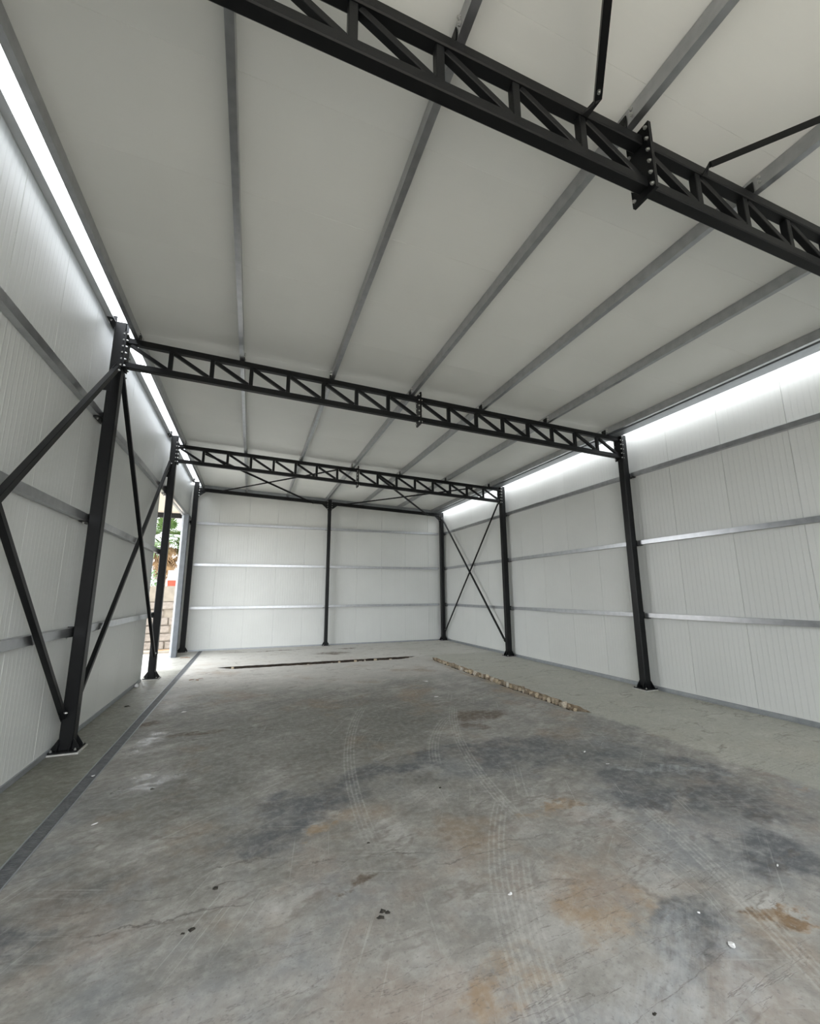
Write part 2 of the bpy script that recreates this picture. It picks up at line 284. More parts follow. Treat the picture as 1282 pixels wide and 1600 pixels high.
# ------------------------------------------------------------------ mesh helpers
class MB:
    def __init__(s): s.v = []; s.f = []
    def add(s, vs, fs):
        o = len(s.v); s.v += [tuple(v) for v in vs]; s.f += [tuple(i+o for i in f) for f in fs]; return s
    def box(s, a, b):
        (x0, y0, z0), (x1, y1, z1) = a, b
        return s.add([(x0,y0,z0),(x1,y0,z0),(x1,y1,z0),(x0,y1,z0),(x0,y0,z1),(x1,y0,z1),(x1,y1,z1),(x0,y1,z1)],
                     [(0,3,2,1),(4,5,6,7),(0,1,5,4),(1,2,6,5),(2,3,7,6),(3,0,4,7)])
    def prism(s, poly, ext):
        """planar polygon (list of 3-D points) swept along ext"""
        k = len(poly); e = Vector(ext); a = [Vector(p) for p in poly]
        nrm = Vector((0, 0, 0))
        for i in range(k): nrm += a[i].cross(a[(i+1) % k])
        if nrm.dot(e) > 0: a.reverse()
        vs = a + [p+e for p in a]
        fs = [tuple(range(k)), tuple(reversed(range(k, 2*k)))]
        fs += [(i, k+i, k+(i+1) % k, (i+1) % k) for i in range(k)]
        # outward winding
        fs = [fs[0], fs[1]] + [tuple(reversed(f)) for f in fs[2:]]
        return s.add(vs, fs)
    def sweep(s, a, b, prof, up=(0, 0, 1)):
        """open or closed 2-D profile [(u,v)..] swept from a to b; u = side, v = up"""
        a, b = Vector(a), Vector(b); d = (b-a).normalized(); upv = Vector(up)
        u = d.cross(upv).normalized(); v = u.cross(d).normalized()
        return s.prism([a+u*p+v*q for p, q in prof], b-a)
    def beam(s, a, b, w, h, up=(0, 0, 1), ch=0.0):
        x, y = w/2, h/2
        if ch:
            pr = [(-x+ch,-y),(x-ch,-y),(x,-y+ch),(x,y-ch),(x-ch,y),(-x+ch,y),(-x,y-ch),(-x,-y+ch)]
        else: pr = [(-x,-y),(x,-y),(x,y),(-x,y)]
        return s.sweep(a, b, pr, up)
    def angle(s, a, b, w, t=0.007, up=(0, 0, 1), flip=1):
        pr = [(0,0),(flip*w,0),(flip*w,t),(flip*t,t),(flip*t,w),(0,w)]
        return s.sweep(a, b, pr, up)
    def cyl(s, a, b, r0, r1=None, k=6):
        a, b = Vector(a), Vector(b); r1 = r0 if r1 is None else r1
        d = (b-a).normalized(); u = d.orthogonal().normalized(); v = d.cross(u)
        ring = lambda c, r: [c+u*(r*math.cos(2*math.pi*i/k))+v*(r*math.sin(2*math.pi*i/k)) for i in range(k)]
        return s.add(ring(a, r0)+ring(b, r1), [tuple(reversed(range(k))), tuple(range(k, 2*k))]+[(i, (i+1) % k, k+(i+1) % k, k+i) for i in range(k)])
    def mesh(s, name, mat, smooth=False):
        me = bpy.data.meshes.new(name); me.from_pydata(s.v, [], s.f); me.materials.append(M[mat]); me.update()
        if smooth:
            for p in me.polygons: p.use_smooth = True
        return me
    def build(s, name, mat, parent=None, smooth=False):
        return link(name, s.mesh(name, mat, smooth), parent)
def link(name, me, parent=None, loc=(0, 0, 0), rot=(0, 0, 0)):
    o = bpy.data.objects.new(name, me); col.objects.link(o); o.location = loc; o.rotation_euler = rot
    if parent is not None: o.parent = parent
    return o
def tag(o, label=None, cat=None, group=None, kind=None):
    if label: o['label'] = label
    if cat: o['category'] = cat
    if group: o['group'] = group
    if kind: o['kind'] = kind
    return o
def thing(name, label, cat, loc=(0, 0, 0), group=None):
    return tag(link(name, None, None, loc), label, cat, group)
def struct(o): o['kind'] = 'structure'; return o
def copy_tree(o, parent=None):
    kids = list(o.children)
    c = o.copy(); col.objects.link(c); c.parent = parent
    for ch in kids: copy_tree(ch, c)
    return c
bolt_me = MB().cyl((0, 0, 0), (0, 0, 0.013), 0.014, k=6).cyl((0, 0, 0.013), (0, 0, 0.024), 0.008, k=6).mesh('bolt', 'bolt')
def bolt(parent, loc, axis):
    q = Vector((0, 0, 1)).rotation_difference(Vector(axis))
    return link('bolt', bolt_me, parent, loc, q.to_euler())

# ------------------------------------------------------------------ floor
def jag(n, amp, seed):
    rnd = random.Random(seed); v = 0.0; out = []
    for i in range(n):
        v = 0.55*v + rnd.uniform(-amp, amp); out.append(v)
    return out
fl = MB(); face_r = MB(); face_b = MB()
def quad(x0, y0, x1, y1): fl.add([(x0,y0,0),(x1,y0,0),(x1,y1,0),(x0,y1,0)], [(0,1,2,3)])
Y0, Y1 = -9.95, 10.0
DX0, DX1 = 0.478, 0.600
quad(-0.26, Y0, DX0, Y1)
for x in (DX0, DX1): fl.add([(x,Y0,0),(x,Y1,0),(x,Y1,-0.06),(x,Y0,-0.06)], [(0,1,2,3)])
fl.add([(DX0,Y0,-0.06),(DX1,Y0,-0.06),(DX1,Y1,-0.06),(DX0,Y1,-0.06)], [(0,1,2,3)])
quad(DX1, Y0, 1.30, Y1)
quad(1.30, Y0, 6.80, 5.515); quad(1.30, 6.05, 6.80, Y1)
quad(6.80, Y0, 7.35, -0.95); quad(6.80, 5.515, 7.35, Y1)
quad(7.35, Y0, 9.72, Y1)
def groove(p0, p1, half_in, half_out, lo, hi, n, seed, depth, dip, face):
    """ragged slot along the segment p0-p1 inside the strip lo..hi (offsets across)"""
    p0, p1 = Vector(p0), Vector(p1); d = (p1-p0); L = d.length; d /= L; s = Vector((d.y, -d.x, 0))
    a, c = jag(n+1, 0.018, seed), jag(n+1, 0.022, seed+1)
    for i in range(n+1):
        e = min(1, i/5, (n-i)/5)
        a[i] = (-half_in + a[i])*e; c[i] = (half_out + c[i])*e
    for i in range(n):
        q0, q1 = p0+d*(L*i/n), p0+d*(L*(i+1)/n); dn = Vector((0, 0, -depth))
        A0, A1, C0, C1 = q0+s*a[i], q1+s*a[i+1], q0+s*c[i], q1+s*c[i+1]
        e0, e1 = min(1, i/8, (n-i)/8), min(1, (i+1)/8, (n-i-1)/8)
        A0, A1 = A0-Vector((0, 0, dip*e0)), A1-Vector((0, 0, dip*e1))
        fl.add([q0+s*lo, A0, A1, q1+s*lo], [(0,1,2,3)])
        fl.add([C0, q0+s*hi, q1+s*hi, C1], [(0,1,2,3)])
        face.add([A0, A0+dn, A1+dn, A1], [(0,1,2,3)]); face.add([C0, C1, C1+dn, C0+dn], [(0,1,2,3)])
groove((7.20, -0.95, 0), (7.20, 5.515, 0), 0.075, 0.075, -0.40, 0.15, 120, 3, 0.09, 0.055, face_r)
groove((6.80, 5.915, 0), (1.30, 5.915, 0), 0.060, 0.060, -0.40, 0.135, 100, 9, 0.09, 0.045, face_b)
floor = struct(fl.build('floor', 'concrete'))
face_r.build('slot_face', 'silt', floor); face_b.build('slot_face', 'pit', floor)  # back slot's faces take the dark colour as painted shade of the recess
MB().box((7.05, -0.95, -0.12), (7.35, 5.515, -0.075)).build('slot_bed', 'pit', floor)
MB().box((1.30, 5.78, -0.12), (6.80, 6.05, -0.075)).build('slot_bed', 'pit', floor)
rub = []
for k in range(6):
    rnd = random.Random(40+k); mb = MB(); vs = []
    for z in (0, 1):
        for i in range(6):
            a = i*math.pi/3 + rnd.uniform(-0.3, 0.3); r = 0.5*rnd.uniform(0.7, 1.1)
            vs.append((r*math.cos(a), r*math.sin(a), z*rnd.uniform(0.75, 1.1)))
    mb.add(vs, [(5,4,3,2,1,0),(6,7,8,9,10,11)]+[(i,(i+1)%6,6+(i+1)%6,6+i) for i in range(6)])
    rub.append(mb.mesh('rubble_piece', 'rubble'))
rnd = random.Random(5)
y = -0.80
while y < 5.38:
    w = rnd.uniform(0.045, 0.11)
    o = link('rubble_piece', rnd.choice(rub), floor, (7.20+rnd.uniform(0.0, 0.055), y+w/2, -0.077), (0, 0, rnd.uniform(-0.5, 0.5)))
    o.scale = (rnd.uniform(0.06, 0.11), w*1.05, rnd.uniform(0.040, 0.100)); y += w + rnd.uniform(0.0, 0.03)
x = 1.5
while x < 6.66:
    w = rnd.uniform(0.05, 0.13)
    if rnd.random() < (0.15 if x < 4.2 else 0.45):
        o = link('rubble_piece', rnd.choice(rub), floor, (x+w/2, 5.915+rnd.uniform(-0.03, 0.03), -0.077), (0, 0, rnd.uniform(-0.4, 0.4)))
        o.scale = (w, rnd.uniform(0.05, 0.09), rnd.uniform(0.02, 0.075))
    x += w + rnd.uniform(0.0, 0.05)

# ------------------------------------------------------------------ linear drain beside the door wall
dr = thing('drain_channel', 'long grey slotted drain channel set in the floor along the door wall', 'drain', (0.539, 0, 0))
for s in (-1, 1):
    MB().box((s*0.061-0.006, Y0, -0.055), (s*0.061+0.006, 9.995, 0.003)).build('edge_rail', 'galv_dull', dr)
gm = MB()
for s in (-1, 1): gm.box((s*0.050-0.005, -0.495, -0.014), (s*0.050+0.005, 0.495, 0.0))
for i in range(33):
    yy = -0.48 + i*0.03; gm.box((-0.046, yy-0.0095, -0.012), (0.046, yy+0.0095, -0.001))
gm.box((-0.045, -0.495, -0.03), (0.045, 0.495, -0.020))
gme = gm.mesh('grate', 'grate')
k = 0
yy = -9.4
while yy < 9.7:
    o = link('grate', gme, dr, (random.uniform(-0.002, 0.002), yy, random.uniform(-0.004, 0.0)), (0, 0, random.uniform(-0.004, 0.004)))
    yy += 1.0
MB().box((-0.046, -1.62, -0.05), (0.046, -1.42, -0.018)).build('sludge', 'clod', dr)

# ------------------------------------------------------------------ walls of sandwich panels
def panel_mesh(w, h, t=0.05, c=0.003, d=0.014):
    """x: 0..w across, z: 0..h along, y: 0..t outward; inner face at y=0 with chamfered joints"""
    mb = MB(); pr = [(0,d),(c,0),(w-c,0),(w,d),(w,t),(0,t)]
    return mb.prism([(x, y, 0) for x, y in pr], (0, 0, h))
def wall(name, label_unused=None): return struct(link(name, None))
wl_ = wall('wall_left'); wr_ = wall('wall_right'); wb_ = wall('wall_back'); wf_ = wall('wall_front')
PW_ = 1.01
me_l = panel_mesh(PW_, 5.90).mesh('wall_panel', 'panel'); me_r = panel_mesh(PW_, 5.36).mesh('wall_panel', 'panel')
DOOR_Y0, DOOR_Y1, DOOR_Z = 4.60, 8.44, 4.40
# left wall: outward is -x; local x -> world +y mirrored: rotate +90 about z gives x->+y, y->-x
yy = DOOR_Y0 - PW_
while yy > -10.0:
    link('wall_panel', me_l, wl_, (XL, yy, 0.0), (0, 0, R(90))); yy -= PW_
me_h = panel_mesh(PW_, 5.90-DOOR_Z).mesh('wall_panel', 'panel')
yy = DOOR_Y0
while yy + PW_ < 9.7:
    link('wall_panel', me_h, wl_, (XL, yy, DOOR_Z), (0, 0, R(90))); yy += PW_
panel_mesh(9.92-yy, 5.90-DOOR_Z); o = panel_mesh(9.92-yy, 5.90-DOOR_Z).build('wall_panel', 'panel', wl_); o.location = (XL, yy, DOOR_Z); o.rotation_euler = (0, 0, R(90))
o = panel_mesh(9.92-(DOOR_Y1+0.12), DOOR_Z).build('wall_panel', 'panel', wl_); o.location = (XL, DOOR_Y1+0.12, 0); o.rotation_euler = (0, 0, R(90))
# right wall: outward is +x: rotate -90: x->-y, y->+x ; seams at Y = -0.9, -1.9 ...
yy = -0.93 + 11*PW_
while yy > -9.0:
    if yy < 10.2: link('wall_panel', me_r, wr_, (XR, yy, 0), (0, 0, R(-90)))
    yy -= PW_
# end wall: outward is +y, top follows the roof
xx = XL - 0.05
while xx < XR + 0.04:
    w = min(PW_, XR + 0.05 - xx)
    mb = panel_mesh(w, 1.0)
    mb.v = [(x, y, (zroof(max(0.0, min(W, xx+x)))+0.0) if z > 0.5 else 0.0) for x, y, z in mb.v]
    o = mb.build('wall_panel', 'panel', wb_); o.location = (xx, YB, 0); xx += PW_
# front end wall behind the photographer, with the wide vehicle opening
FRONT = [(-0.22, 0.4, 0.0, 5.75), (5.9, 9.62, 0.0, 5.36), (0.4, 5.9, 5.1, 5.45)]
for x0, x1, z0, z1 in FRONT:
    n = max(1, round((x1-x0)/PW_)); w = (x1-x0)/n
    for i in range(n):
        o = panel_mesh(w, z1-z0).build('wall_panel', 'panel', wf_); o.location = (x0+w*(i+1), -9.85, z0); o.rotation_euler = (0, 0, R(180))

# ------------------------------------------------------------------ roof of sandwich panels
ceil = struct(link('ceiling', None))
RX0, RX1 = 0.12, 9.15
sl = math.atan(0.0432); LEN = (RX1-RX0)/math.cos(sl)
mb = panel_mesh(PW_, LEN, 0.06, 0.0012, 0.002)
rme = mb.mesh('roof_panel', 'roofpanel')
# local x -> world y, local z -> down-slope +x, local y -> up (outward)
rmat = Matrix(((0, math.sin(sl), math.cos(sl)), (1, 0, 0), (0, math.cos(sl), -math.sin(sl)))).to_4x4()
yy = -10.1
while yy < 9.85:
    o = link('roof_panel', rme, ceil); o.matrix_local = Matrix.Translation((RX0, yy, zroof(RX0))) @ rmat; yy += PW_

# ------------------------------------------------------------------ trims
k = 0
def trim(mb, mat):
    global k
    k += 1; return struct(mb.build('trim_%d' % k, mat))
bs = MB().prism([(XR-0.028, 0, 0.0), (XR-0.028, 0, 0.012), (XR-0.022, 0, 0.018), (XR-0.022, 0, 0.066), (XR-0.004, 0, 0.074), (XR-0.001, 0, 0.074), (XR-0.001, 0, 0)], (0, 19.75, 0))
bs.v = [(x, y-9.95, z) for x, y, z in bs.v]; trim(bs, 'galv_dull')
trim(MB().box((XL+0.001, -9.9, 0), (XL+0.022, DOOR_Y0, 0.055)), 'galv_dull')
trim(MB().box((XL, YB-0.022, 0), (XR-0.03, YB-0.001, 0.045)), 'galv_dull')
# angle flashing where the end wall meets the roof
trim(MB().prism([(0.2, YB-0.12, zroof(0.2)-0.004), (9.28, YB-0.12, zroof(9.28)-0.004), (9.28, YB-0.002, zroof(9.28)-0.10), (0.2, YB-0.002, zroof(0.2)-0.10)], (0, 0.001, 0.003)), 'galv_dull')
# eave box under the roof edge on the far long wall
ze = 5.192
trim(MB().prism([(9.075, -9.9, ze), (9.325, -9.9, ze), (9.325, -9.9, ze+0.010), (9.10, -9.9, ze+0.012), (9.10, -9.9, zroof(9.1)-0.003), (9.075, -9.9, zroof(9.075)-0.003)], (0, 19.65, 0)), 'galv_dull')
trim(MB().box((RX0-0.012, -9.9, zroof(RX0)+0.002), (RX0-0.002, 9.9, zroof(RX0)+0.26)), 'galv_dull')  # unseen upstand added on the roof edge to shade the upper door wall
# cap channel along the top of the door wall
trim(MB().box((XL-0.060, -9.9, 5.895), (XL+0.004, 9.9, 5.91)), 'galv_dull')

# ------------------------------------------------------------------ door opening in the left wall
door = struct(link('door_1', None))
MB().beam((-0.075, DOOR_Y1, 0), (-0.075, DOOR_Y1, DOOR_Z), 0.15, 0.15, (0, 1, 0), 0.012).build('jamb', 'jambgrey', door)
MB().box((XL-0.055, DOOR_Y1+0.077, 0), (XL-0.001, DOOR_Y1+0.12, DOOR_Z)).build('jamb_lining', 'galv_dull', door)
MB().box((XL-0.055, DOOR_Y0-0.004, 0), (XL+0.003, DOOR_Y0-0.0005, DOOR_Z)).build('edge_flashing', 'galv_dull', door)
MB().box((XL-0.06, DOOR_Y0, DOOR_Z-0.012), (XL+0.01, DOOR_Y1+0.10, DOOR_Z-0.001)).build('header_flashing', 'galv_dull', door)

# ------------------------------------------------------------------ columns
CW = 0.15
def base_parts(t, hw=0.15, gl=0.13, cw=CW):
    MB().box((-hw-0.02, -hw-0.02, -0.002), (hw+0.02, hw+0.02, 0.016)).build('grout_bed', 'grout', t)
    bp = MB().box((-hw, -hw, 0.016), (hw, hw, 0.034)).build('base_plate', 'black', t)
    h = cw/2
    for (dx, dy) in ((1, 0), (-1, 0), (0, 1), (0, -1)):
        for o_ in (-h+0.006, h-0.016):
            if dx:
                poly = [(dx*h, o_, 0.034), (dx*(hw-0.005), o_, 0.034), (dx*(hw-0.005), o_, 0.055), (dx*h, o_, 0.034+gl)]; e = (0, 0.010, 0)
            else:
                poly = [(o_, dy*h, 0.034), (o_, dy*(hw-0.005), 0.034), (o_, dy*(hw-0.005), 0.055), (o_, dy*h, 0.034+gl)]; e = (0.010, 0, 0)
            MB().prism(poly, e).build('gusset', 'black', t)
    for sx in (-1, 1):
        for sy in (-1, 1): bolt(bp, (sx*(hw-0.028), sy*(hw-0.028), 0.034), (0, 0, 1))
def column(name, label, loc, top, side, cleats, plate=True, group=None):
    """side +1: wall lies towards -x (door wall); -1: wall lies towards +x"""
    t = thing(name, label, 'column', loc, group)
    base_parts(t)
    MB().beam((0, 0, 0.034), (0, 0, top), CW, CW, (0, 1, 0), 0.012).build('shaft', 'black', t)
    if plate:
        zc_ = zc(loc[0])-DZ/2
        pl = MB().box((min(side*0.0752, side*0.087), -0.11, zc_-0.27), (max(side*0.0752, side*0.087), 0.11, zc_+0.29)).build('flange_plate', 'black', t)
        for i in range(6):
            for sy in (-1, 1): bolt(pl, (side*0.0745, sy*0.092, zc_-0.235+i*0.098), (-side, 0, 0))
    for z in cleats:
        c = MB()
        a, b_ = sorted((-side*0.075, -side*0.160))
        c.box((a, -0.15, z-0.062), (b_, 0.15, z-0.054)); c.box((a, -0.006, z-0.062), (b_, 0.006, z+0.06))
        cl = c.build('girt_cleat', 'black', t)
        for sy in (-1, 1): bolt(cl, (-side*0.118, sy*0.105, z-0.062), (0, 0, -1))
    return t
TOPL, TOPR = 5.78, 5.225
lab_l = ['black column on the door wall whose foot stands nearest the vehicle opening', 'tall black column on the door wall where four brace ends meet', 'black column standing in the near edge of the open doorway']
cl_l = [ZG+[5.845], ZG+[5.845], ZG+[5.845]]
for i in (1, 2, 3):
    c = column('steel_column', lab_l[i-1], (0, YF[i], 0), TOPL, 1, cl_l[i-1], group='columns along the door wall')
    # spare bracket high on the shaft
    sb_ = MB().box((-0.155, -0.079, 4.70), (-0.02, -0.075, 4.83)).build('spare_bracket', 'black', c)
    for z in (4.735, 4.79): bolt(sb_, (-0.12, -0.079, z), (0, -1, 0))
lab_r = ['black column opposite the door wall, next to the photographer bay', 'black column on the long windowless wall carrying the second truss', 'black column on the long windowless wall with a brace foot at its base']
for i in (1, 2, 3):
    column('steel_column', lab_r[i-1], (W, YF[i], 0), TOPR, -1, ZG, group='columns along the long wall')
# end frame: corner columns, middle post and rafter beam
def zeb(x): return zc(x) - 0.018
cc = column('corner_column', 'black corner column between the doorway jamb and the end wall', (0.0, YF[4], 0), TOPL, 1, [ZG[2], 5.845], False)
cr_ = column('corner_column', 'black corner column where the end wall meets the long wall', (W, YF[4], 0), TOPR, -1, ZG, False)
mp_ = thing('middle_post', 'slim black post standing against the middle of the end wall', 'column', (W/2-0.02, YF[4], 0))
base_parts(mp_, 0.125, 0.12, 0.12)
MB().beam((0, 0, 0.034), (0, 0, zeb(W/2)+0.14), 0.12, 0.12, (0, 1, 0), 0.010).build('shaft', 'black', mp_)
for z in ZG: MB().box((-0.13, 0.06, z-0.062), (0.13, 0.12, z-0.054)).build('girt_cleat', 'black', mp_)
for (xa, xb, lb) in ((0.077, W/2-0.083, 'black rafter beam on the end wall beside the doorway corner'), (W/2+0.043, W-0.077, 'black rafter beam on the end wall beside the long wall corner')):
    t = thing('rafter_beam', lb, 'beam', (xa, YF[4], zeb(xa)))
    dx, dz = xb-xa, zeb(xb)-zeb(xa)
    MB().beam((0, 0, 0), (dx, 0, dz), 0.10, 0.12, (0, 0, 1), 0.008).build('beam', 'black', t)
    for s, ox, oz in ((1, 0, 0), (-1, dx, dz)):
        MB().prism([(ox, -0.005, oz-0.06), (ox+s*0.24, -0.005, oz-0.06-s*0.0104), (ox, -0.005, oz-0.26)], (0, 0.01, 0)).build('haunch', 'black', t)
        ep = MB().box((min(ox, ox+s*0.010), -0.075, oz-0.28), (max(ox, ox+s*0.010), 0.075, oz+0.10)).build('end_plate', 'black', t)
        for q in range(4): bolt(ep, (ox+s*0.010, -0.06, oz-0.22+q*0.09), (s, 0, 0))

# ------------------------------------------------------------------ roof trusses
XA, XB = 0.088, W-0.088
def make_truss(label):
    t = thing('roof_truss', label, 'truss', (0, 0, 0), 'lattice trusses under the roof')
    xm = W/2 - 0.03
    CH = 0.088
    for zo, nm in ((0, 'top_chord'), (-DZ, 'bottom_chord')):
        for x0, x1 in ((XA+0.012, xm-0.014), (xm+0.014, XB-0.012)):
            MB().beam((x0, 0, zc(x0)+zo), (x1, 0, zc(x1)+zo), CH, CH, (0, 0, 1), 0.008).build(nm, 'black', t)
    halves = ((XA+0.012, xm-0.014), (xm+0.014, XB-0.012))
    for hi, (x0, x1) in enumerate(halves):
        xs = [x0+(x1-x0)*i/8 for i in range(9)]
        for i in range(1, 8):
            x = xs[i]; MB().beam((x, 0, zc(x)-DZ+CH/2), (x, 0, zc(x)-CH/2), 0.06, 0.06, (0, 1, 0), 0.005).build('vertical', 'black', t)
        for i in range(8):
            xa = xs[i]+(0.045 if i or True else 0); xb = xs[i+1]-0.045
            MB().beam((xa, 0, zc(xa)-CH/2-0.012), (xb, 0, zc(xb)-DZ+CH/2+0.012), 0.052, 0.052, (0, 1, 0), 0.004).build('diagonal', 'black', t)
    zm = zc(xm)-DZ/2
    for s in (-1, 1):
        a, b_ = sorted((xm+s*0.001, xm+s*0.014))
        sp = MB().box((a, -0.105, zm-0.30), (b_, 0.105, zm+0.30)).build('splice_plate', 'black', t)
        for i in range(6):
            for sy in (-1, 1): bolt(sp, (xm+s*0.014, sy*0.082, zm-0.255+i*0.102), (s, 0, 0))
    for s, x in ((1, XA), (-1, XB)):
        ze_ = zc(x)-DZ/2; a, b_ = sorted((x+s*0.0005, x+s*0.012))
        ep = MB().box((a, -0.11, ze_-0.27), (b_, 0.11, ze_+0.29)).build('end_plate', 'black', t)
        for i in range(6):
            for sy in (-1, 1): bolt(ep, (x+s*0.012, sy*0.092, ze_-0.235+i*0.098), (s, 0, 0))
    for x in PX:
        zz = zc(x)+CH/2
        cx = x+0.044 if x < 2 else x-0.036
        MB().prism([(cx, -0.05, zz-0.002), (cx, 0.05, zz-0.002), (cx, 0.05, zz+0.10), (cx, -0.05, zz+0.10)], (-0.008, 0, 0)).build('purlin_cleat', 'black', t)
    return t
PX = [0.205, 1.655, 3.10, 4.545, 5.99, 7.475, 8.985]
tr0 = make_truss('black lattice truss overhead with two roof braces bolted to it'); tr0.location = (0, YF[1], 0)
t1 = copy_tree(tr0); t1.location = (0, YF[2], 0); t1['label'] = 'black lattice truss spanning between the column with four brace ends and the long wall'
t2 = copy_tree(tr0); t2.location = (0, YF[3], 0); t2['label'] = 'black lattice truss with crossed roof rods running back to the end wall'

# ------------------------------------------------------------------ purlins (C sections lying on the trusses)
def cprof(w, h, lip=0.018, t=0.004, s=1):
    """closed outline of a C channel: web at u=0, flanges towards u=+s*w"""
    p = [(0,0),(w,0),(w,lip),(w-t,lip),(w-t,t),(t,t),(t,h-t),(w-t,h-t),(w-t,h-lip),(w,h-lip),(w,h),(0,h)]
    return [(s*a, b_) for a, b_ in p]
names = ['galvanised eave purlin beside the daylight gap over the door wall', 'galvanised roof purlin next to the eave purlin of the door wall',
         'third roof purlin counted from the door wall', 'roof purlin meeting the end wall over the middle post',
         'fifth roof purlin counted from the door wall', 'galvanised roof purlin next to the eave purlin of the long wall', 'galvanised eave purlin above the top of the long windowless wall']
for i, x in enumerate(PX):
    zb = zc(x)+0.0440+0.0020; h = zroof(x)-zb-0.004
    t = thing('roof_purlin', names[i], 'purlin', (x, 0, zb), 'purlins under the roof')
    ys = [-9.78, YF[1], YF[2], YF[3], YF[4]+0.12]
    for j in range(4):
        mb = MB(); prof = cprof(0.062, h)
        mb.prism([((0.034-u if i < 2 else u-0.034), ys[j]+0.003, v) for u, v in prof], (0, ys[j+1]-ys[j]-0.006, 0)).build('channel_length', 'galv', t)
    for yq in ys[1:4]:
        for s in (-1, 1):
            for hz in (0.35, 0.7): bolt(t, ((0.035 if i < 2 else -0.035), yq+s*0.10, h*hz), ((1 if i < 2 else -1), 0, 0))

# ------------------------------------------------------------------ wall girts
def girt(label, a, b_, out, group, h=0.10, w=0.078, mat='galv', prof=None):
    """C channel from a to b_ (points on its inner face line, mid height); out = unit vector to the wall"""
    a, b_ = Vector(a), Vector(b_); o = Vector(out)
    t = thing('wall_girt', label, 'girt', tuple(a), group)
    prof = prof or cprof(w, h)
    mb = MB(); mb.prism([o*(u) + Vector((0, 0, v-h/2)) for u, v in prof], b_-a).build('channel', mat, t)
    return t
lev = ['lowest', 'middle', 'highest']
bays_l = {0: 'bay at the vehicle opening', 1: 'bay before the four-brace column', 2: 'bay ending at the doorway'}
for bay in (0, 1, 2):
    ya, yb = YF[bay]+0.02, YF[bay+1]-0.02
    for j, z in enumerate(ZG):
        zz = z
        girt(f'{lev[j]} galvanised girt on the door wall, {bays_l[bay]}', (XL+0.081, ya, zz), (XL+0.081, yb, zz), (-1, 0, 0), 'girts on the door wall')
girt('galvanised girt forming the lintel over the open doorway', (XL+0.081, YF[3]+0.02, DOOR_Z+0.05), (XL+0.081, YF[4]-0.02, DOOR_Z+0.05), (-1, 0, 0), 'girts on the door wall')
for bay, lb in enumerate(['bay at the vehicle opening', 'bay before the four-brace column', 'bay after the four-brace column', 'bay over the open doorway']):
    girt(f'pale girt under the daylight gap, {lb}', (XL+0.088, YF[bay]+0.02, 5.835), (XL+0.088, YF[bay+1]-0.02, 5.835), (-1, 0, 0), 'girts along the top of the door wall', 0.09, mat='zinc_light', prof=[(0, 0), (0.085, 0), (0.085, 0.09), (0.079, 0.09), (0.079, 0.008), (0, 0.008)])
bays_r = {0: 'bay at the vehicle opening', 1: 'bay with the two clear panel seams', 2: 'bay between two columns without braces', 3: 'bay with the crossed braces'}
for bay in (0, 1, 2, 3):
    ya, yb = YF[bay]+0.09, YF[bay+1]-0.09
    for j, z in enumerate(ZG):
        girt(f'{lev[j]} galvanised girt on the long wall, {bays_r[bay]}', (XR-0.081, ya, z), (XR-0.081, yb, z), (1, 0, 0), 'girts on the long wall', 0.085)
for (xa, xb, lb) in ((0.09, W/2-0.09, 'doorway side of the middle post'), (W/2+0.05, W-0.09, 'far side of the middle post')):
    for j, z in enumerate(ZG):
        girt(f'{lev[j]} galvanised girt on the end wall, {lb}', (xa, YB-0.081, z), (xb, YB-0.081, z), (0, 1, 0), 'girts on the end wall', 0.085)

# ------------------------------------------------------------------ braces
def brace(label, a, b_, w, up, group, flip=1, gus=True, t=0.007, tube=False):
    a, b_ = Vector(a), Vector(b_)
    o = thing('brace_bar', label, 'brace', tuple(a), group)
    if tube:
        up_ = Vector(up); MB().beam(up_*(w/2-0.02), b_-a+up_*(w/2-0.02), w, w, up, 0.005).build('tube', 'black', o); t = w-0.02; gus_w = 0
    else: MB().angle((0, 0, 0), b_-a, w, t, up, flip).build('angle_bar', 'black', o)
    d = (b_-a).normalized(); n_ = Vector(up).normalized(); side = d.cross(n_).normalized()
    if gus:
        for e, s in ((Vector((0, 0, 0)), -1), (b_-a, 1)):
            c = e-Vector(up)*0.0 if tube else e + side*(flip*w/2)
            p = [c-d*s*0.12-side*(w*0.7), c-d*s*0.12+side*(w*0.7), c+d*s*0.03+side*(w*0.7), c+d*s*0.03-side*(w*0.7)]
            g = MB().prism([q-n_*0.0085 for q in p], n_*0.008).build('gusset_plate', 'black', o)
            bolt(g, tuple(c-d*s*0.08+n_*(t+0.001)), tuple(n_))
    return o
GB = 'wall braces on the door wall'
brace('brace rising from the foot of the four-brace column towards the vehicle opening', (-0.052, -0.12, 0.42), (-0.052, -4.69, 5.00), 0.060, (1, 0, 0), GB, tube=True)
brace('broad brace falling from the top of the four-brace column towards the vehicle opening', (0.022, -0.12, 5.04), (0.022, -4.69, 0.42), 0.066, (1, 0, 0), GB, tube=True)
brace('brace falling from the four-brace column to the foot of the doorway column', (0.022, 0.12, 5.09), (0.022, 4.72, 0.52), 0.060, (1, 0, 0), GB, tube=True)
brace('brace rising from the foot of the four-brace column to the doorway column', (-0.052, 0.12, 0.38), (-0.052, 4.72, 5.08), 0.060, (1, 0, 0), GB, tube=True)
GR_ = 'wall braces beside the end wall corner'
brace('brace falling from the end wall corner to the foot of a long wall column', (W-0.022, 9.47, 5.00), (W-0.022, 4.96, 0.42), 0.052, (-1, 0, 0), GR_, tube=True)
brace('thin brace rising from the end wall corner foot to a long wall column', (W+0.040, 9.47, 0.39), (W+0.040, 4.96, 4.95), 0.042, (-1, 0, 0), GR_, tube=True)
GC = 'roof braces in the bay before the end wall'
